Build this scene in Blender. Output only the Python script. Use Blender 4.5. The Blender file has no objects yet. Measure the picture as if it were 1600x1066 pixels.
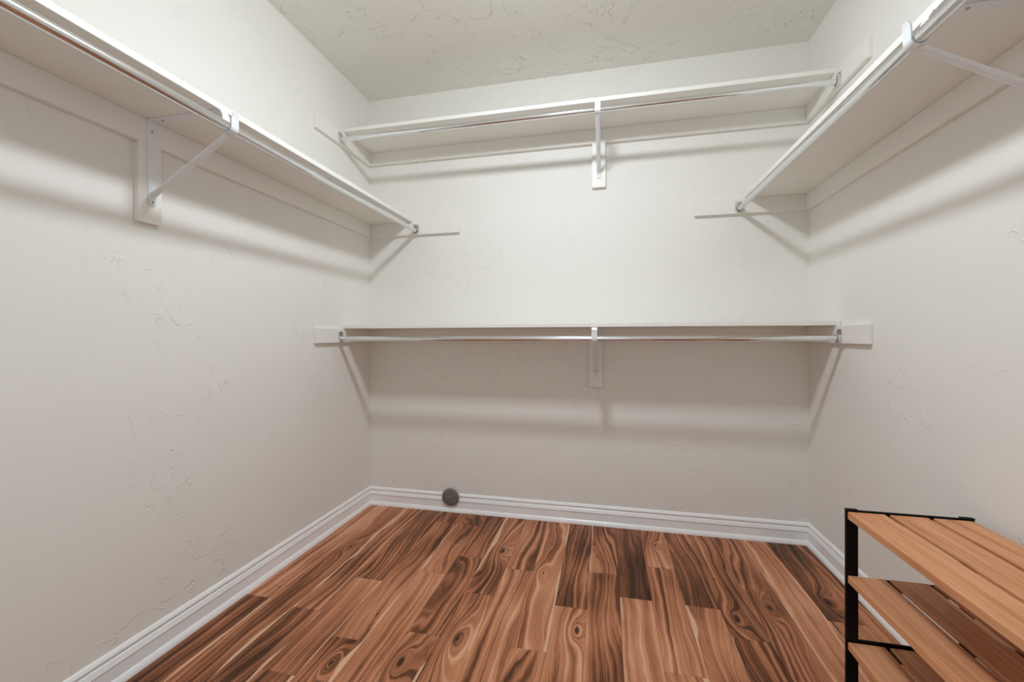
import bpy, bmesh, math, random
from mathutils import Vector, Matrix

# ------------------------------------------------------------------ calibration
XL, XR, YB, YF, H = -1.398, 0.961, 2.301, -0.20, 2.44   # wall planes, ceiling height
sc = bpy.context.scene
C = sc.collection

# ------------------------------------------------------------------ camera
cam_d = bpy.data.cameras.new('camera')
cam = bpy.data.objects.new('camera', cam_d); C.objects.link(cam)
cam_d.sensor_fit = 'HORIZONTAL'; cam_d.sensor_width = 36.0
cam_d.lens = 656.2 * 36.0 / 1600.0
cam_d.shift_y = -7.46 / 1600.0
cam_d.clip_start = 0.02
cam.matrix_world = (Matrix.Translation((0, 0, 1.013)) @ Matrix.Rotation(0.2196, 4, 'Z')
                    @ Matrix.Rotation(math.pi / 2, 4, 'X') @ Matrix.Rotation(-0.0021, 4, 'Z'))
sc.camera = cam

# ------------------------------------------------------------------ world, view
w = bpy.data.worlds.new('world'); sc.world = w; w.use_nodes = True
w.node_tree.nodes['Background'].inputs[0].default_value = (0.82, 0.94, 1.0, 1)
w.node_tree.nodes['Background'].inputs[1].default_value = 0.95
vs = sc.view_settings
vs.view_transform = 'Standard'; vs.look = 'None'; vs.gamma = 1.0; vs.use_curve_mapping = False
vs.exposure = 0.0
LAMP = 212.0            # strength of the glowing bowl of the ceiling light
LAMP_COL = (0.875, 0.975, 1.065)
try:
    sc.cycles.diffuse_bounces = 8; sc.cycles.max_bounces = 12
except Exception:
    pass

# ------------------------------------------------------------------ node helpers
class NT:
    def __init__(s, name):
        s.m = bpy.data.materials.new(name); s.m.use_nodes = True
        s.t = s.m.node_tree; s.b = s.t.nodes['Principled BSDF']
    def n(s, typ, **kw):
        o = s.t.nodes.new(typ)
        for k, v in kw.items(): setattr(o, k, v)
        return o
    def put(s, sock, v):
        if hasattr(v, 'is_linked') or hasattr(v, 'links'): s.t.links.new(v, sock)
        else: sock.default_value = v
    def math(s, op, a, b=None, c=None, clamp=False):
        o = s.n('ShaderNodeMath', operation=op); o.use_clamp = clamp
        s.put(o.inputs[0], a)
        if b is not None: s.put(o.inputs[1], b)
        if c is not None: s.put(o.inputs[2], c)
        return o.outputs[0]
    def sstep(s, v, a, b, lo=0.0, hi=1.0):
        o = s.n('ShaderNodeMapRange', interpolation_type='SMOOTHSTEP')
        s.put(o.inputs[0], v); s.put(o.inputs[1], a); s.put(o.inputs[2], b)
        s.put(o.inputs[3], lo); s.put(o.inputs[4], hi)
        return o.outputs[0]
    def xyz(s, x, y, z):
        o = s.n('ShaderNodeCombineXYZ')
        for i, v in enumerate((x, y, z)): s.put(o.inputs[i], v)
        return o.outputs[0]
    def sep(s, v):
        o = s.n('ShaderNodeSeparateXYZ'); s.put(o.inputs[0], v); return o.outputs
    def noise(s, vec, scale=1.0, detail=2.0, rough=0.5, dist=0.0, w=None):
        o = s.n('ShaderNodeTexNoise')
        if w is not None:
            o.noise_dimensions = '1D'; s.put(o.inputs['W'], w)
        else: s.put(o.inputs['Vector'], vec)
        o.inputs['Scale'].default_value = scale; o.inputs['Detail'].default_value = detail
        o.inputs['Roughness'].default_value = rough; o.inputs['Distortion'].default_value = dist
        return o.outputs[0]
    def ramp(s, f, stops):
        o = s.n('ShaderNodeValToRGB'); e = o.color_ramp.elements
        while len(e) < len(stops): e.new(0.5)
        for k, (p, c) in enumerate(stops):
            e[k].position = p; e[k].color = (*c, 1)
        s.put(o.inputs[0], f); return o.outputs[0]
    def mix(s, f, a, b, mode='MIX'):
        o = s.n('ShaderNodeMix', data_type='RGBA', blend_type=mode)
        s.put(o.inputs[0], f)
        s.put(o.inputs[6], (*a, 1) if isinstance(a, tuple) else a)
        s.put(o.inputs[7], (*b, 1) if isinstance(b, tuple) else b)
        return o.outputs[2]
    def bump(s, h, strength, dist):
        o = s.n('ShaderNodeBump'); o.inputs['Strength'].default_value = strength
        o.inputs['Distance'].default_value = dist; s.put(o.inputs['Height'], h)
        s.t.links.new(o.outputs[0], s.b.inputs['Normal'])
    def objco(s): return s.n('ShaderNodeTexCoord').outputs['Object']
    def pos(s): return s.n('ShaderNodeNewGeometry').outputs['Position']
    def attr(s, name):
        o = s.n('ShaderNodeAttribute', attribute_type='OBJECT'); o.attribute_name = name
        return o
    def base(s, v): s.put(s.b.inputs['Base Color'], (*v, 1) if isinstance(v, tuple) else v)
    def rough(s, v): s.put(s.b.inputs['Roughness'], v)
    def metal(s, v): s.b.inputs['Metallic'].default_value = v

def plaster(name, col, amount, dens):
    t = NT(name); p = t.pos()
    # hand trowelled skip texture: broken edges of thin plaster laps
    a = t.noise(p, 5.5, 3.0, 0.55, 1.2)
    m = t.noise(p, 3.1, 2.0, 0.5)
    f = t.noise(p, 26.0, 3.0, 0.6)
    lap = t.sstep(a, 0.505, 0.525)
    mask = t.sstep(m, dens, dens + 0.10)
    ridge = t.math('SUBTRACT', 1.0, t.math('MULTIPLY', t.math('ABSOLUTE', t.math('SUBTRACT', a, 0.515)), 55.0), clamp=True)
    brk = t.sstep(f, 0.48, 0.58)
    lap2 = t.math('MULTIPLY', t.math('MULTIPLY', ridge, mask), brk)
    h = t.math('ADD', t.math('MULTIPLY', lap2, 1.0), t.math('MULTIPLY', t.math('MULTIPLY', lap, mask), 0.30))
    h = t.math('ADD', h, t.math('MULTIPLY', t.noise(p, 9.0, 2.0), 0.25))
    h = t.math('ADD', h, t.math('MULTIPLY', t.noise(p, 120.0, 2.0), 0.03))
    t.bump(h, amount, 0.004)
    tint = t.noise(p, 2.0, 2.0)
    t.base(t.mix(tint, tuple(c * 0.985 for c in col), col))
    t.rough(0.62); t.b.inputs['Specular IOR Level'].default_value = 0.3
    return t.m

def paint(name, col, rough=0.4, bump=0.05):
    t = NT(name); p = t.pos()
    t.base(t.mix(t.noise(p, 14.0, 3.0), tuple(c * 0.975 for c in col), col)); t.rough(rough)
    t.bump(t.noise(p, 180.0, 2.0), bump, 0.001)
    return t.m

def metal(name, col, rough, m=1.0):
    t = NT(name); p = t.pos()
    t.base(t.mix(t.noise(p, 30.0, 2.0), tuple(c * 0.95 for c in col), col)); t.metal(m)
    n = t.noise(p, 60.0, 3.0)
    t.rough(t.math('MULTIPLY_ADD', n, rough * 0.5, rough * 0.75))
    return t.m

def acacia():
    t = NT('acacia_plank'); co = t.sep(t.objco()); x, y = co[0], co[1]
    seed = t.attr('seed').outputs['Fac']; tone = t.attr('tone').outputs['Fac']
    sap = t.attr('sap').outputs['Fac']
    kn = t.sep(t.attr('knot').outputs['Vector'])
    wild = t.attr('wild').outputs['Fac']
    s7 = t.math('MULTIPLY', seed, 7.31)
    n1 = t.noise(t.xyz(t.math('MULTIPLY', x, 7.0), t.math('MULTIPLY', y, 1.5), s7), 1.0, 1.0, 0.4)
    n2 = t.noise(t.xyz(t.math('MULTIPLY', x, 26.0), t.math('MULTIPLY', y, 7.0), s7), 1.0, 2.0, 0.5)
    # knot: rings pushed around an ellipse
    dx = t.math('SUBTRACT', x, kn[0]); dy = t.math('MULTIPLY', t.math('SUBTRACT', y, kn[1]), 0.42)
    r2 = t.math('ADD', t.math('MULTIPLY', dx, dx), t.math('MULTIPLY', dy, dy))
    r = t.math('SQRT', r2)
    sz = t.math('MAXIMUM', kn[2], 0.0001)
    kb = t.math('EXPONENT', t.math('MULTIPLY', t.math('DIVIDE', r, sz), -1.0))
    h = t.math('ADD', x, t.math('MULTIPLY', t.math('MULTIPLY', n1, wild), 0.19))
    h = t.math('ADD', h, t.math('MULTIPLY', n2, 0.022))
    h = t.math('ADD', h, t.math('MULTIPLY', kb, 0.16))
    wv = t.math('ADD', t.math('MULTIPLY', h, 46.0), s7)
    b = t.noise(None, 1.0, 3.0, 0.55, w=wv)
    lines = t.noise(None, 1.0, 1.0, 0.5, w=t.math('MULTIPLY', h, 210.0))
    big = t.noise(t.xyz(t.math('MULTIPLY', x, 7.0), t.math('MULTIPLY', y, 2.2), t.math('ADD', s7, 50.0)), 1.0, 2.0)
    fib = t.noise(t.xyz(t.math('MULTIPLY', x, 420.0), t.math('MULTIPLY', y, 9.0), s7), 1.0, 2.0)
    v = t.math('MULTIPLY_ADD', t.math('SUBTRACT', b, 0.5), 0.92, 0.5)
    v = t.math('MULTIPLY_ADD', t.math('SUBTRACT', big, 0.5), 0.75, v)
    v = t.math('MULTIPLY_ADD', t.math('SUBTRACT', lines, 0.5), 0.24, v)
    v = t.math('MULTIPLY_ADD', t.math('SUBTRACT', fib, 0.5), 0.26, v)
    v = t.math('ADD', v, t.math('MULTIPLY', tone, 1.15))
    col = t.ramp(v, [(0.12, (0.045, 0.016, 0.007)), (0.32, (0.140, 0.050, 0.022)), (0.44, (0.290, 0.106, 0.048)),
                     (0.56, (0.445, 0.175, 0.085)), (0.72, (0.575, 0.255, 0.135)), (0.92, (0.720, 0.390, 0.230))])
    # pale sapwood along one long edge
    side = t.math('SIGN', sap); wid = t.math('ABSOLUTE', sap)
    ed = t.math('SUBTRACT', 0.0599, t.math('MULTIPLY', x, side))
    lim = t.math('MULTIPLY', wid, t.math('MULTIPLY_ADD', t.noise(t.xyz(0.0, t.math('MULTIPLY', y, 4.5), t.math('ADD', s7, 9.0)), 1.0, 1.0), 4.6, -1.75))
    sm = t.math('MULTIPLY', t.sstep(t.math('SUBTRACT', lim, ed), -0.001, 0.003), t.math('GREATER_THAN', wid, 0.001))
    sapc = t.mix(fib, (0.64, 0.37, 0.22), (0.80, 0.52, 0.35))
    col = t.mix(t.math('MULTIPLY', sm, 0.9), col, sapc)
    # dark heart of the knot, small pin knots
    core = t.math('SUBTRACT', 1.0, t.sstep(t.math('DIVIDE', t.math('ADD', r, t.math('MULTIPLY', t.math('SUBTRACT', n2, 0.5), 0.012)), sz), 0.12, 0.62))
    core = t.math('MULTIPLY', core, t.math('GREATER_THAN', kn[2], 0.001))
    col = t.mix(t.math('MULTIPLY', core, 0.92), col, (0.022, 0.010, 0.006))
    vo = t.n('ShaderNodeTexVoronoi'); vo.inputs['Scale'].default_value = 1.0
    t.put(vo.inputs['Vector'], t.xyz(t.math('MULTIPLY', x, 9.0), t.math('MULTIPLY', y, 4.5), s7))
    pin = t.math('SUBTRACT', 1.0, t.sstep(vo.outputs['Distance'], 0.02, 0.055))
    col = t.mix(t.math('MULTIPLY', pin, 0.75), col, (0.035, 0.016, 0.010))
    t.base(col)
    t.rough(t.math('MULTIPLY_ADD', fib, 0.12, 0.40)); t.b.inputs['Specular IOR Level'].default_value = 0.20
    t.bump(t.math('ADD', t.math('MULTIPLY', fib, 0.5), t.math('MULTIPLY', lines, 0.4)), 0.10, 0.0006)
    return t.m

def bamboo():
    t = NT('rack_wood'); co = t.sep(t.objco()); x, y, z = co[0], co[1], co[2]
    seed = t.n('ShaderNodeObjectInfo').outputs['Random']
    s9 = t.math('MULTIPLY', seed, 31.0)
    xx = t.math('ADD', x, t.math('MULTIPLY', z, 0.7))
    a = t.noise(t.xyz(t.math('MULTIPLY', xx, 150.0), t.math('MULTIPLY', y, 5.0), s9), 1.0, 3.0, 0.6)
    b = t.noise(t.xyz(t.math('MULTIPLY', xx, 45.0), t.math('MULTIPLY', y, 2.2), s9), 1.0, 2.0)
    v = t.math('ADD', t.math('MULTIPLY', a, 0.6), t.math('MULTIPLY', b, 0.4))
    t.base(t.ramp(v, [(0.30, (0.42, 0.155, 0.065)), (0.46, (0.58, 0.250, 0.116)), (0.60, (0.68, 0.325, 0.165)), (0.78, (0.76, 0.41, 0.23))]))
    t.rough(0.45); t.b.inputs['Specular IOR Level'].default_value = 0.22
    t.bump(a, 0.06, 0.0006)
    return t.m

def lampglass():
    t = NT('lit_opal_glass'); t.base((0.9, 0.9, 0.88)); t.rough(0.3)
    t.b.inputs['Emission Color'].default_value = (*LAMP_COL, 1)
    p = t.noise(t.pos(), 3.0, 1.0)
    t.put(t.b.inputs['Emission Strength'], t.math('MULTIPLY_ADD', p, LAMP * 0.02, LAMP * 0.99))
    return t.m

WALL = plaster('wall_plaster', (0.810, 0.785, 0.735), 0.45, 0.50)
CEIL = plaster('ceiling_plaster', (0.810, 0.785, 0.735), 0.85, 0.42)
SHELF = paint('shelf_paint', (0.825, 0.797, 0.745), 0.38)
TRIM = paint('trim_paint', (0.92, 0.92, 0.915), 0.32)
BRKT = paint('bracket_enamel', (0.79, 0.795, 0.81), 0.30, 0.02)
CHROME = metal('chrome_tube', (0.80, 0.81, 0.82), 0.12)
STEEL = metal('polished_steel', (0.70, 0.70, 0.69), 0.16)
DARKST = metal('dull_steel', (0.25, 0.25, 0.24), 0.42, 0.55)
SCREW = metal('screw_steel', (0.45, 0.45, 0.44), 0.30)
BLACK = paint('black_powder_coat', (0.004, 0.004, 0.0045), 0.5, 0.1)
SUB = paint('subfloor', (0.05, 0.03, 0.02), 0.8)
BLACK.node_tree.nodes['Principled BSDF'].inputs['Specular IOR Level'].default_value = 0.15
ACACIA = acacia(); BAMBOO = bamboo(); GLASS = lampglass()

# ------------------------------------------------------------------ mesh helpers
def new_obj(name, bm, mat, parent=None, loc=None, smooth=False):
    me = bpy.data.meshes.new(name)
    bmesh.ops.recalc_face_normals(bm, faces=bm.faces)
    if smooth:
        for f in bm.faces: f.smooth = True
        for e in bm.edges:
            if len(e.link_faces) == 2 and e.calc_face_angle(0) > 0.6: e.smooth = False
    bm.to_mesh(me); bm.free()
    me.materials.append(mat)
    o = bpy.data.objects.new(name, me); C.objects.link(o)
    if loc is not None: o.location = loc
    if parent: o.parent = parent
    return o

def thing(name, label, cat, loc=(0, 0, 0), rz=0.0, group=None):
    o = bpy.data.objects.new(name, None); C.objects.link(o)
    o.empty_display_size = 0.05
    o.location = loc; o.rotation_euler = (0, 0, rz)
    o['label'] = label; o['category'] = cat
    if group: o['group'] = group
    return o

def struct(o, label=None, cat=None):
    o['kind'] = 'structure'
    if label: o['label'] = label
    if cat: o['category'] = cat
    return o

def add_box(bm, x0, x1, y0, y1, z0, z1, bev=0.0, seg=1):
    vs_ = [bm.verts.new(p) for p in ((x0, y0, z0), (x1, y0, z0), (x1, y1, z0), (x0, y1, z0),
                                     (x0, y0, z1), (x1, y0, z1), (x1, y1, z1), (x0, y1, z1))]
    fs = [bm.faces.new([vs_[i] for i in f]) for f in ((3, 2, 1, 0), (4, 5, 6, 7), (0, 1, 5, 4), (1, 2, 6, 5), (2, 3, 7, 6), (3, 0, 4, 7))]
    if bev > 0:
        es = list({e for f in fs for e in f.edges})
        bmesh.ops.bevel(bm, geom=es, offset=bev, segments=seg, affect='EDGES', profile=0.6)
    return bm

def box(x0, x1, y0, y1, z0, z1, bev=0.0, seg=1):
    return add_box(bmesh.new(), x0, x1, y0, y1, z0, z1, bev, seg)

def add_cyl(bm, a, b, r, seg=24, r2=None, cap=True):
    a, b = Vector(a), Vector(b); d = b - a
    m = Matrix.Translation((a + b) / 2) @ d.to_track_quat('Z', 'Y').to_matrix().to_4x4()
    bmesh.ops.create_cone(bm, cap_ends=cap, segments=seg, radius1=r, radius2=r if r2 is None else r2, depth=d.length, matrix=m)
    return bm

def add_tube(bm, a, b, r, wall=0.0015, seg=32):
    a, b = Vector(a), Vector(b); d = (b - a).normalized()
    u = d.orthogonal().normalized(); v = d.cross(u)
    rings = []
    for P, rr in ((a, r), (b, r), (b, r - wall), (a, r - wall)):
        rings.append([bm.verts.new(P + (u * math.cos(t) + v * math.sin(t)) * rr) for t in [2 * math.pi * k / seg for k in range(seg)]])
    for q in range(4):
        A, B = rings[q], rings[(q + 1) % 4]
        for k in range(seg):
            bm.faces.new((A[k], A[(k + 1) % seg], B[(k + 1) % seg], B[k]))
    return bm

def add_strap(bm, path, wid, th):
    # flat bar swept along (x, z) path; wid across y
    n = len(path); P = [Vector((p[0], 0, p[1])) for p in path]; rings = []
    for i in range(n):
        t = (P[min(i + 1, n - 1)] - P[max(i - 1, 0)]).normalized()
        nn = Vector((-t.z, 0, t.x)); k = 1.0
        if 0 < i < n - 1:
            t1 = (P[i] - P[i - 1]).normalized(); k = 1 / max(0.5, abs(t1.dot(t)))
        ww = wid[i] if isinstance(wid, (list, tuple)) else wid
        rings.append([bm.verts.new(P[i] + nn * (sz * th / 2 * k) + Vector((0, sy * ww / 2, 0)))
                      for sy, sz in ((-1, -1), (1, -1), (1, 1), (-1, 1))])
    for i in range(n - 1):
        A, B = rings[i], rings[i + 1]
        for k in range(4): bm.faces.new((A[k], A[(k + 1) % 4], B[(k + 1) % 4], B[k]))
    bm.faces.new(rings[0]); bm.faces.new(rings[-1][::-1])
    return bm

def add_prism(bm, pts, axis, a, b):
    # polygon pts (2-D) extruded along an axis: axis 'x' -> pts are (y,z); 'y' -> (x,z); 'z' -> (x,y)
    def P(p, t):
        return {'x': (t, p[0], p[1]), 'y': (p[0], t, p[1]), 'z': (p[0], p[1], t)}[axis]
    A = [bm.verts.new(P(p, a)) for p in pts]; B = [bm.verts.new(P(p, b)) for p in pts]
    n = len(pts)
    for k in range(n): bm.faces.new((A[k], A[(k + 1) % n], B[(k + 1) % n], B[k]))
    bm.faces.new(A[::-1]); bm.faces.new(B)
    return bm

def add_lathe(bm, prof, seg=48):
    rings = []
    for r, z in prof:
        if r < 1e-6: rings.append([bm.verts.new((0, 0, z))])
        else: rings.append([bm.verts.new((r * math.cos(2 * math.pi * k / seg), r * math.sin(2 * math.pi * k / seg), z)) for k in range(seg)])
    for A, B in zip(rings, rings[1:]):
        for k in range(seg):
            k2 = (k + 1) % seg
            q = [A[k % len(A)], A[k2 % len(A)], B[k2 % len(B)], B[k % len(B)]]
            q = list(dict.fromkeys(q))
            if len(q) >= 3: bm.faces.new(q)
    return bm

# ------------------------------------------------------------------ room shell
T = 0.12
struct(new_obj('wall_left', box(XL - T, XL, YF - T, YB + T, -0.02, H + 0.02), WALL))
struct(new_obj('wall_right', box(XR, XR + T, YF - T, YB + T, -0.02, H + 0.02), WALL))
struct(new_obj('wall_back', box(XL, XR, YB, YB + T, -0.02, H + 0.02), WALL))
struct(new_obj('ceiling', box(XL, XR, YF, YB, H, H + 0.1), CEIL))
# unseen wall behind the camera, doorway opened to let in world light as fill
DX0, DX1, DH = -0.62, 0.20, 2.03
bm = bmesh.new()
add_box(bm, XL, DX0, YF - T, YF, -0.02, H + 0.02); add_box(bm, DX1, XR, YF - T, YF, -0.02, H + 0.02)
add_box(bm, DX0, DX1, YF - T, YF, DH, H + 0.02)
struct(new_obj('wall_front', bm, WALL))
bm = bmesh.new()
add_box(bm, DX0 - 0.06, DX0, YF, YF + 0.014, 0, DH + 0.06, 0.003); add_box(bm, DX1, DX1 + 0.06, YF, YF + 0.014, 0, DH + 0.06, 0.003)
add_box(bm, DX0, DX1, YF, YF + 0.014, DH, DH + 0.06, 0.003)
struct(new_obj('trim_1', bm, TRIM))

# ------------------------------------------------------------------ floor: every plank its own board
floor = struct(new_obj('floor', box(XL, XR, YF, YB, -0.06, -0.0115), SUB))
random.seed(5)
PW, X0 = 0.1198, 0.171
# column: joints (y, far to near), then for each plank from the far wall: tone, sapwood, wildness, knot (world x, y, size) or None
COLS = {
 -14: ([1.20], [(0.0, 0, 1), (0.0, 0, 1)]),
 -13: ([1.385, 0.30], [(0.20, -0.006, 0.35), (-0.13, 0.010, 0.35), (0, 0, 1)]),
 -12: ([0.93, -0.05], [(-0.01, 0.012, 0.7, (-1.203, 1.808, 0.016)), (0.06, 0, 1), (0, 0, 1)]),
 -11: ([1.36, 0.45], [(0.00, -0.014, 0.9), (-0.04, 0.012, 0.7), (0, 0, 1)]),
 -10: ([1.582, 1.083, 0.2], [(-0.06, 0, 1.2), (0.07, 0.006, 0.7), (-0.10, 0.018, 0.5), (0, 0, 1)]),
 -9:  ([2.158, 1.255, 0.5], [(-0.09, 0, 1), (0.0, 0.006, 1.5), (-0.07, 0.012, 1.0, (-0.835, 1.15, 0.018)), (0, 0, 1)]),
 -8:  ([2.150, 1.685, 0.75], [(-0.08, 0, 1), (0.04, -0.008, 1.2), (0.10, 0, 0.5), (0, 0, 1)]),
 -7:  ([1.838, 1.330, 0.55], [(-0.05, 0, 1.5), (-0.05, 0, 1.4), (0.05, 0.016, 1.2, (-0.625, 1.20, 0.022)), (0, 0, 1)]),
 -6:  ([1.585, 0.62], [(-0.03, -0.014, 1.3, (-0.477, 1.925, 0.030)), (0.02, 0, 1.2, (-0.487, 1.335, 0.036)), (0, 0, 1)]),
 -5:  ([1.785, 0.80], [(-0.05, 0, 0.7), (0.04, 0, 0.6), (0, 0, 1)]),
 -4:  ([1.336, 0.40], [(0.10, 0.012, 0.8, (-0.262, 1.78, 0.014)), (0.03, 0, 1.0), (0, 0, 1)]),
 -3:  ([1.578, 0.65], [(-0.12, 0.004, 1.4), (0.06, 0, 0.9, (-0.100, 1.458, 0.020)), (0, 0, 1)]),
 -2:  ([1.832, 0.85], [(-0.08, -0.006, 1.5), (-0.05, 0, 0.8), (0, 0, 1)]),
 -1:  ([1.683, 0.72], [(-0.17, 0, 1.1), (0.10, -0.006, 0.6), (0, 0, 1)]),
 0:   ([1.930, 1.337, 0.35], [(0.08, 0, 1.3, (0.232, 2.13, 0.012)), (0.07, 0, 0.7), (0.02, 0.010, 0.7), (0, 0, 1)]),
 1:   ([1.684, 0.80], [(-0.11, 0, 1.3), (0.03, -0.012, 0.8), (0, 0, 1)]),
 2:   ([1.538, 0.55], [(-0.06, 0, 1.5, (0.455, 1.64, 0.024)), (-0.12, -0.010, 0.6), (0, 0, 1)]),
 3:   ([1.842, 0.95], [(0.02, 0, 1.3), (-0.03, 0, 1.2, (0.592, 1.735, 0.022)), (0, 0, 1)]),
 4:   ([1.05], [(0.15, -0.006, 0.5), (0.05, 0, 0.8)]),
 5:   ([1.70, 0.75], [(-0.12, 0, 0.8, (0.822, 1.815, 0.030)), (0.05, -0.01, 0.7), (0, 0, 1)]),
 6:   ([1.30], [(-0.03, 0.02, 0.7), (0.02, 0, 0.8)]),
}
fy0, fy1 = YF + 0.001, YB - 0.001
for k, (joints, specs) in COLS.items():
    x0 = max(X0 + k * PW, XL + 0.001); x1 = min(X0 + (k + 1) * PW, XR - 0.001)
    if x1 - x0 < 0.004: continue
    ys = [fy1] + joints + [fy0]
    cx = X0 + (k + 0.5) * PW
    for i, sp in enumerate(specs):
        b_, a_ = ys[i], ys[i + 1]; cy = (a_ + b_) / 2
        bm = bmesh.new(); e = 0.0009; g = 0.00012; th = 0.0115
        xa, xb, ya, yb = x0 - cx + g, x1 - cx - g, a_ - cy + g, b_ - cy - g
        lo = [bm.verts.new(p) for p in ((xa, ya, -th), (xb, ya, -th), (xb, yb, -th), (xa, yb, -th))]
        mi = [bm.verts.new(p) for p in ((xa, ya, -e), (xb, ya, -e), (xb, yb, -e), (xa, yb, -e))]
        up = [bm.verts.new(p) for p in ((xa + e, ya + e, 0), (xb - e, ya + e, 0), (xb - e, yb - e, 0), (xa + e, yb - e, 0))]
        bm.faces.new(lo[::-1]); bm.faces.new(up)
        for A, B in ((lo, mi), (mi, up)):
            for q in range(4): bm.faces.new((A[q], A[(q + 1) % 4], B[(q + 1) % 4], B[q]))
        o = new_obj('plank', bm, ACACIA, floor, (cx, cy, 0))
        o['seed'] = float(random.uniform(0, 40)); o['tone'] = float(sp[0]); o['sap'] = float(sp[1]); o['wild'] = float(sp[2])
        o['knot'] = (sp[3][0] - cx, sp[3][1] - cy, sp[3][2]) if len(sp) > 3 else (0.0, 0.0, 0.0)

# ------------------------------------------------------------------ baseboards (moulded profile)
BP = [(0, 0), (0.0190, 0), (0.0190, 0.003), (0.0175, 0.010), (0.0140, 0.017), (0.0100, 0.0215), (0.0090, 0.0225), (0.0092, 0.0570),
      (0.0080, 0.0590), (0.0050, 0.0605), (0.0050, 0.0622), (0.0125, 0.0636), (0.0125, 0.0650), (0.0080, 0.0800), (0.0050, 0.0832), (0.0010, 0.0845), (0.0010, 0.0880),
      (0.0085, 0.0908), (0.0088, 0.0925), (0.0075, 0.0975), (0.0040, 0.1035), (0, 0.1060)]
def baseboard(name, axis, wallv, sgn, a, b):
    bm = bmesh.new(); n = len(BP); A = []; B = []
    for d, z in BP:
        # ends run into the corners on a mitre
        if axis == 'y':
            A.append(bm.verts.new((wallv + sgn * d, a[0] + a[1] * d, z))); B.append(bm.verts.new((wallv + sgn * d, b[0] + b[1] * d, z)))
        else:
            A.append(bm.verts.new((a[0] + a[1] * d, wallv + sgn * d, z))); B.append(bm.verts.new((b[0] + b[1] * d, wallv + sgn * d, z)))
    for k in range(n): bm.faces.new((A[k], A[(k + 1) % n], B[(k + 1) % n], B[k]))
    bm.faces.new(A[::-1]); bm.faces.new(B)
    return struct(new_obj(name, bm, TRIM, smooth=False))
baseboard('baseboard_left', 'y', XL, 1, (YF, 1), (YB, -1))
baseboard('baseboard_right', 'y', XR, -1, (YF, 1), (YB, -1))
baseboard('baseboard_back', 'x', YB, -1, (XL, 1), (XR, -1))
baseboard('baseboard_front_left', 'x', YF, 1, (XL, 1), (DX0 - 0.06, 0))
baseboard('baseboard_front_right', 'x', YF, 1, (DX1 + 0.06, 0), (XR, -1))

# ------------------------------------------------------------------ closet shelves: board, cleats and bracket block
CT, CHT, BT, SD = 0.019, 0.076, 0.019, 0.286     # cleat thickness/height, board thickness, shelf depth
G = 0.0006
def shelf(label, boards, cleats, block, z):
    (x0, x1, y0, y1) = boards
    t = thing('closet_shelf', label, 'shelf', ((x0 + x1) / 2, (y0 + y1) / 2, z - CHT))
    def part(name, bm): 
        bmesh.ops.translate(bm, verts=bm.verts, vec=-t.location); return new_obj(name, bm, SHELF, t)
    part('board', box(x0, x1, y0, y1, z, z + BT, 0.0018, 2))
    for (a, b, c, d) in cleats: part('cleat', box(a, b, c, d, z - CHT, z, 0.0014))
    a, b, c, d, zb = block
    part('bracket_block', box(a, b, c, d, zb, z - CHT, 0.0014))
    return t
ZU, ZL, ZS, ZR = 2.117, 1.056, 1.686, 1.697
YE = 1.80
shelf('long white shelf high on the back wall, just below the ceiling', (XL + 0.002, XR - 0.002, YB - SD, YB),
      [(XL + CT, XR - CT, YB - CT, YB), (XL, XL + CT, YE, YB), (XR - CT, XR, YE, YB)], (-0.070, 0.002, YB - CT, YB, ZU - 0.312), ZU)
shelf('long white shelf at mid height on the back wall', (XL + 0.002, XR - 0.002, YB - SD, YB),
      [(XL + CT, XR - CT, YB - CT, YB), (XL, XL + CT, YE, YB), (XR - CT, XR, YE, YB)], (-0.088, -0.017, YB - CT, YB, ZL - 0.316), ZL)
shelf('white shelf on the bare side wall opposite the shoe rack', (XL, XL + SD, YF + 0.002, YB - 0.002),
      [(XL, XL + CT, YF + CT, YB - CT), (XL, -0.820, YB - CT, YB), (XL, XL + 0.50, YF, YF + CT)], (XL, XL + CT, 0.994, 1.064, ZS - 0.320), ZS)
shelf('white shelf on the side wall above the wooden shoe rack', (XR - SD, XR, YF + 0.002, YB - 0.002),
      [(XR - CT, XR, YF + CT, YB - CT), (0.441, XR, YB - CT, YB), (XR - 0.50, XR, YF, YF + CT)], (XR - CT, XR, 1.026, 1.096, ZR - 0.320), ZR)

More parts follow.
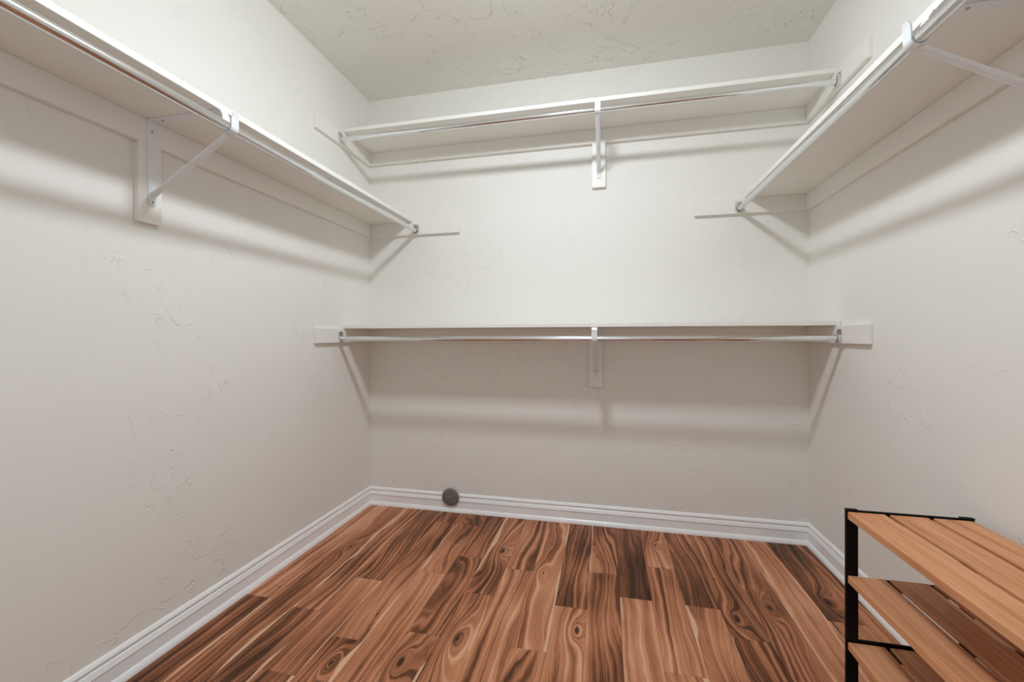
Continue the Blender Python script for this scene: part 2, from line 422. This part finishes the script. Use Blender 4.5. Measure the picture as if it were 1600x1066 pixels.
# ------------------------------------------------------------------ shelf-and-rod brackets (local: x out from the block, y across, z down from shelf)
RD, RDZ, RR, RI = 0.296, -0.055, 0.0135, 0.0120      # rod axis from the block face, below shelf; outer and inner tube radius
def screw(bm, p, n, r=0.0045, h=0.0022):
    p, n = Vector(p), Vector(n)
    add_cyl(bm, p, p + n * h, r, 12, r * 0.6)
def bracket(label, loc, rz):
    t = thing('shelf_bracket', label, 'bracket', loc, rz, 'shelf and rod brackets')
    W = 0.025
    bm = bmesh.new()
    pts = [(-W / 2, -0.0005), (-W / 2, -0.254)] + [(W / 2 * math.cos(a), -0.254 + W / 2 * math.sin(a)) for a in [math.pi + math.pi * q / 10 for q in range(1, 10)]] + [(W / 2, -0.254), (W / 2, -0.0005)]
    add_prism(bm, pts, 'x', 0.0, 0.0028)
    new_obj('wall_leg', bm, BRKT, t)
    # top arm running out under the shelf and folding into the rod hook
    rr = RR + 0.0022
    path = [(0.0028, -0.0021), (0.262, -0.0021), (0.272, -0.005), (RD - rr - 0.0004, -0.018), (RD - rr, RDZ)]
    new_obj('arm', add_strap(bmesh.new(), path[:2] , W, 0.003), BRKT, t)
    hook = path[1:] + [(RD + rr * math.cos(a), RDZ + rr * math.sin(a)) for a in [math.pi + math.pi * q / 14 for q in range(1, 14)]]
    hook += [(RD + rr, RDZ), (RD + rr, RDZ + 0.020), (RD + rr + 0.001, RDZ + 0.030), (RD + rr + 0.004, RDZ + 0.040)]
    wd = [W] * (len(hook) - 2) + [W * 0.92, W * 0.6]
    new_obj('rod_hook', add_strap(bmesh.new(), hook, wd, 0.0028), BRKT, t, smooth=True)
    # diagonal brace: pressed trough from the foot of the leg to the hook
    a, b = Vector((0.0050, 0, -0.232)), Vector((RD - 0.010, 0, RDZ - 0.0185))
    d = (b - a).normalized(); up = Vector((-d.z, 0, d.x)); bm = bmesh.new(); HW = W * 0.44
    ang = [math.pi * q / 12 for q in range(13)]
    sec = [(-HW * math.cos(q), -0.0075 * math.sin(q)) for q in ang] + [((HW - 0.0022) * math.cos(q), -0.0055 * math.sin(q)) for q in ang]
    R0, R1 = [[bm.verts.new(P + Vector((0, yy, 0)) + up * zz) for yy, zz in sec] for P in (a, b)]
    n_ = len(sec)
    for q in range(n_): bm.faces.new((R0[q], R0[(q + 1) % n_], R1[(q + 1) % n_], R1[q]))
    bm.faces.new(R0[::-1]); bm.faces.new(R1)
    add_strap(bm, [(0.0042, -0.2635), (0.0042, -0.236), (0.0075, -0.230), (0.014, -0.2265)], [W * 0.7, W * 0.86, W * 0.86, W * 0.86], 0.0026)
    new_obj('brace', bm, BRKT, t, smooth=True)
    for p, n in (((0.0028, 0, -0.035), (1, 0, 0)), ((0.0055, 0, -0.2545), (1, 0, 0)), ((0.045, 0, -0.0036), (0, 0, -1)), ((0.205, 0, -0.0036), (0, 0, -1))):
        bm = bmesh.new(); screw(bm, p, n)
        if p[0] == 0.0055: screw(bm, (0.0028, 0, -0.2545), (1, 0, 0), 0.005, 0.003)
        new_obj('screw', bm, SCREW, t)
    return t
bracket('white metal bracket under the highest shelf on the back wall', (-0.034, YB - CT, ZU), -math.pi / 2)
bracket('white metal bracket under the mid-height back wall shelf', (-0.052, YB - CT, ZL), -math.pi / 2)
bracket('white metal bracket holding the side shelf opposite the shoe rack', (XL + CT, 1.032, ZS), 0)
bracket('white metal bracket holding the shelf above the shoe rack', (XR - CT, 1.060, ZR), math.pi)

# ------------------------------------------------------------------ chrome closet rods: telescoping tubes in end sockets
def rod(label, p0, p1, joint):
    # p0 -> p1 along the rod; thick tube from p0 to the joint fraction, thin tube on to p1
    p0, p1 = Vector(p0), Vector(p1); L = (p1 - p0).length
    d = (p1 - p0).normalized(); rz = math.atan2(d.y, d.x)
    t = thing('closet_rod', label, 'rod', p0, rz, 'chrome closet rods')
    new_obj('outer_tube', add_tube(bmesh.new(), (0.003, 0, 0), (joint, 0, 0), RR), CHROME, t, smooth=True)
    new_obj('inner_tube', add_tube(bmesh.new(), (joint - 0.10, 0, 0), (L - 0.003, 0, 0), RI), CHROME, t, smooth=True)
    for xe, s in ((0, 1), (L, -1)):
        w_, bot, top = 0.0175, -0.0, 0.034
        prof = [(-w_, top), (-w_, 0)] + [(w_ * math.cos(a), w_ * math.sin(a)) for a in [math.pi + math.pi * q / 14 for q in range(1, 14)]] + [(w_, 0), (w_, top)]
        cor = [(w_ - 0.005, top + 0.004), (-w_ + 0.005, top + 0.004)]
        f = new_obj('socket', add_prism(bmesh.new(), prof + cor, 'x', xe, xe + s * 0.0022), STEEL, t)
        bm = bmesh.new()          # raised U-shaped cup
        w2 = RR + 0.0034; w1 = RR + 0.0012
        out = [(-w2, 0.016), (-w2, 0)] + [(w2 * math.cos(a), w2 * math.sin(a)) for a in [math.pi + math.pi * q / 14 for q in range(1, 14)]] + [(w2, 0), (w2, 0.016)]
        inn = [(p[0] * w1 / w2, p[1] * w1 / w2 if p[1] <= 0 else p[1]) for p in out]
        A = [[bm.verts.new((xe + s * q, p[0], p[1])) for p in pl] for pl, q in ((out, 0.002), (out, 0.013), (inn, 0.013), (inn, 0.002))]
        for q in range(4):
            U, V = A[q], A[(q + 1) % 4]
            for k in range(len(out) - 1): bm.faces.new((U[k], U[k + 1], V[k + 1], V[k]))
        for k in (0, len(out) - 1): bm.faces.new([A[q][k] for q in range(4)])
        new_obj('cup_rim', bm, STEEL, f, smooth=True)
        bm = bmesh.new(); screw(bm, (xe + s * 0.0022, 0, 0.026), (s, 0, 0), 0.0042); new_obj('screw', bm, SCREW, f)
    return t
RO = CT + RD
rod('chrome rod under the highest shelf on the back wall', (XL + CT, YB - RO, ZU + RDZ), (XR - CT, YB - RO, ZU + RDZ), 1.262)
rod('chrome rod under the mid-height shelf on the back wall', (XL + CT, YB - RO, ZL + RDZ), (XR - CT, YB - RO, ZL + RDZ), 1.262)
rod('chrome rod under the side shelf opposite the shoe rack', (XL + RO, YF + CT, ZS + RDZ), (XL + RO, YB - CT, ZS + RDZ), 1.185 - YF - CT)
rod('chrome rod under the shelf above the shoe rack', (XR - RO, YF + CT, ZR + RDZ), (XR - RO, YB - CT, ZR + RDZ), 1.215 - YF - CT)

# ------------------------------------------------------------------ round cleanout cover on the back wall
t = thing('cleanout_cover', 'small round dull metal cover plate over the back baseboard', 'cover plate', (-0.873, YB - 0.0205, 0.088))
rot = Matrix.Rotation(math.pi / 2, 4, 'X')
def facing(bm):
    bmesh.ops.transform(bm, verts=bm.verts, matrix=rot); return bm
new_obj('plate', facing(add_lathe(bmesh.new(), [(0, 0.0030), (0.020, 0.0028), (0.040, 0.0022), (0.0480, 0.0010), (0.0505, -0.0006), (0.0515, -0.0030), (0.0500, -0.0034), (0, -0.0034)])), DARKST, t, smooth=True)
new_obj('rim', facing(add_lathe(bmesh.new(), [(0.0495, -0.001), (0.0505, 0.0012), (0.0520, 0.0008), (0.0526, -0.0010), (0.0526, -0.0036), (0.0495, -0.0036), (0.0495, -0.001)])), STEEL, t, smooth=True)
bm = bmesh.new(); add_lathe(bm, [(0, 0.0062), (0.004, 0.0055), (0.0062, 0.0028), (0, 0.0028)], 20); new_obj('screw', facing(bm), SCREW, t, smooth=True)
new_obj('collar', facing(add_lathe(bmesh.new(), [(0, -0.0034), (0.030, -0.0034), (0.030, -0.0205), (0, -0.0205)], 32)), SCREW, t)

# ------------------------------------------------------------------ shoe rack: black end frames, three slatted shelves
RX0, RX1, RY1, RLEN = 0.643, 0.934, 1.334, 0.76
RY0 = RY1 - RLEN
t = thing('shoe_rack', 'slatted wood shoe rack with black metal end frames against the wall', 'shoe rack', ((RX0 + RX1) / 2, (RY0 + RY1) / 2, 0))
ox, oy = t.location.x, t.location.y
TIERS = (0.530, 0.355, 0.172)
ST = 0.0205; fb = 0.010; uw = 0.029
sy0, sy1 = RY0 + fb - oy, RY1 - fb - oy
for ye, s in ((RY0, 1), (RY1, -1)):
    y0, y1 = sorted((ye - oy, ye + s * fb - oy))
    for xx in (RX0, RX1 - uw):
        a = xx - ox
        o = new_obj('upright', box(a, a + uw, y0, y1, 0.006, 0.533, 0.0025, 2), BLACK, t)
        new_obj('end_cap', box(a - 0.0008, a + uw + 0.0008, y0 - 0.0008, y1 + 0.0008, 0.533, 0.5365, 0.0012), BLACK, o)
        new_obj('foot_pad', box(a - 0.0005, a + uw + 0.0005, y0 - 0.0005, y1 + 0.0005, 0.0, 0.006, 0.001), BLACK, o)
    for z0, z1 in ((0.506, 0.534), (0.332, 0.350), (0.158, 0.180)):
        ym = (y0 + y1) / 2
        new_obj('rung', box(RX0 + uw - ox, RX1 - uw - ox, ym - 0.003, ym + 0.003, z0, z1, 0.001), BLACK, t)
sx0 = RX0 + 0.0035 - ox; gap = 0.0110
sw = (RX1 - 0.0035 - ox - sx0 - 2 * gap) / 3
TH = 0.0072; hw = sw / 2; e = 0.0015
def slat_section(side):
    # side -1 / 1: board with a turned-down lip on that long edge; 0: plain thin board
    top = [(-hw, -e), (-hw + e, 0), (hw - e, 0), (hw, -e)]
    if side == 0: return top + [(hw, -TH), (-hw, -TH)]
    lip = [(hw, -ST + e), (hw - e, -ST), (hw - 0.013, -ST), (hw - 0.013, -TH), (-hw, -TH)]
    if side > 0: return top + lip
    return [(-x, z) for x, z in (top + lip)]
slat_me = {}
for zt in TIERS:
    for k in range(3):
        side = k - 1; px_ = sx0 + k * (sw + gap) + hw
        if side not in slat_me:
            o = new_obj('slat', add_prism(bmesh.new(), slat_section(side), 'y', sy0 + 0.0005, sy1 - 0.0005), BAMBOO, t, (px_, 0, zt)); slat_me[side] = o.data
        else:
            o = bpy.data.objects.new('slat', slat_me[side]); C.objects.link(o); o.parent = t; o.location = (px_, 0, zt)
    for yc in (1.298, 1.077, 0.831, 0.612):
        new_obj('crossbar', box(RX0 + 0.018 - ox, RX1 - 0.018 - ox, yc - 0.019 - oy, yc + 0.019 - oy, zt - TH - 0.0045, zt - TH, 0.001), BLACK, t)

# ------------------------------------------------------------------ ceiling light (just above the frame; the room's only lamp)
LX, LY = -0.225, 1.120
t = thing('ceiling_light', 'round flush ceiling light with a glowing opal bowl', 'ceiling light', (LX, LY, H))
new_obj('pan', add_lathe(bmesh.new(), [(0, 0), (0.125, 0), (0.130, -0.010), (0.122, -0.070), (0.114, -0.076), (0.095, -0.076), (0, -0.074)]), TRIM, t, smooth=True)
prof = [(0.095, -0.077)] + [(0.095 * math.cos(a), -0.077 - 0.050 * math.sin(a)) for a in [math.pi / 2 * q / 14 for q in range(1, 14)]] + [(0, -0.127)]
new_obj('bowl', add_lathe(bmesh.new(), prof), GLASS, t, smooth=True)
bm = bmesh.new(); add_lathe(bm, [(0, -0.1265), (0.008, -0.1265), (0.009, -0.131), (0.005, -0.137), (0, -0.139)], 20); new_obj('finial', bm, STEEL, t, smooth=True)
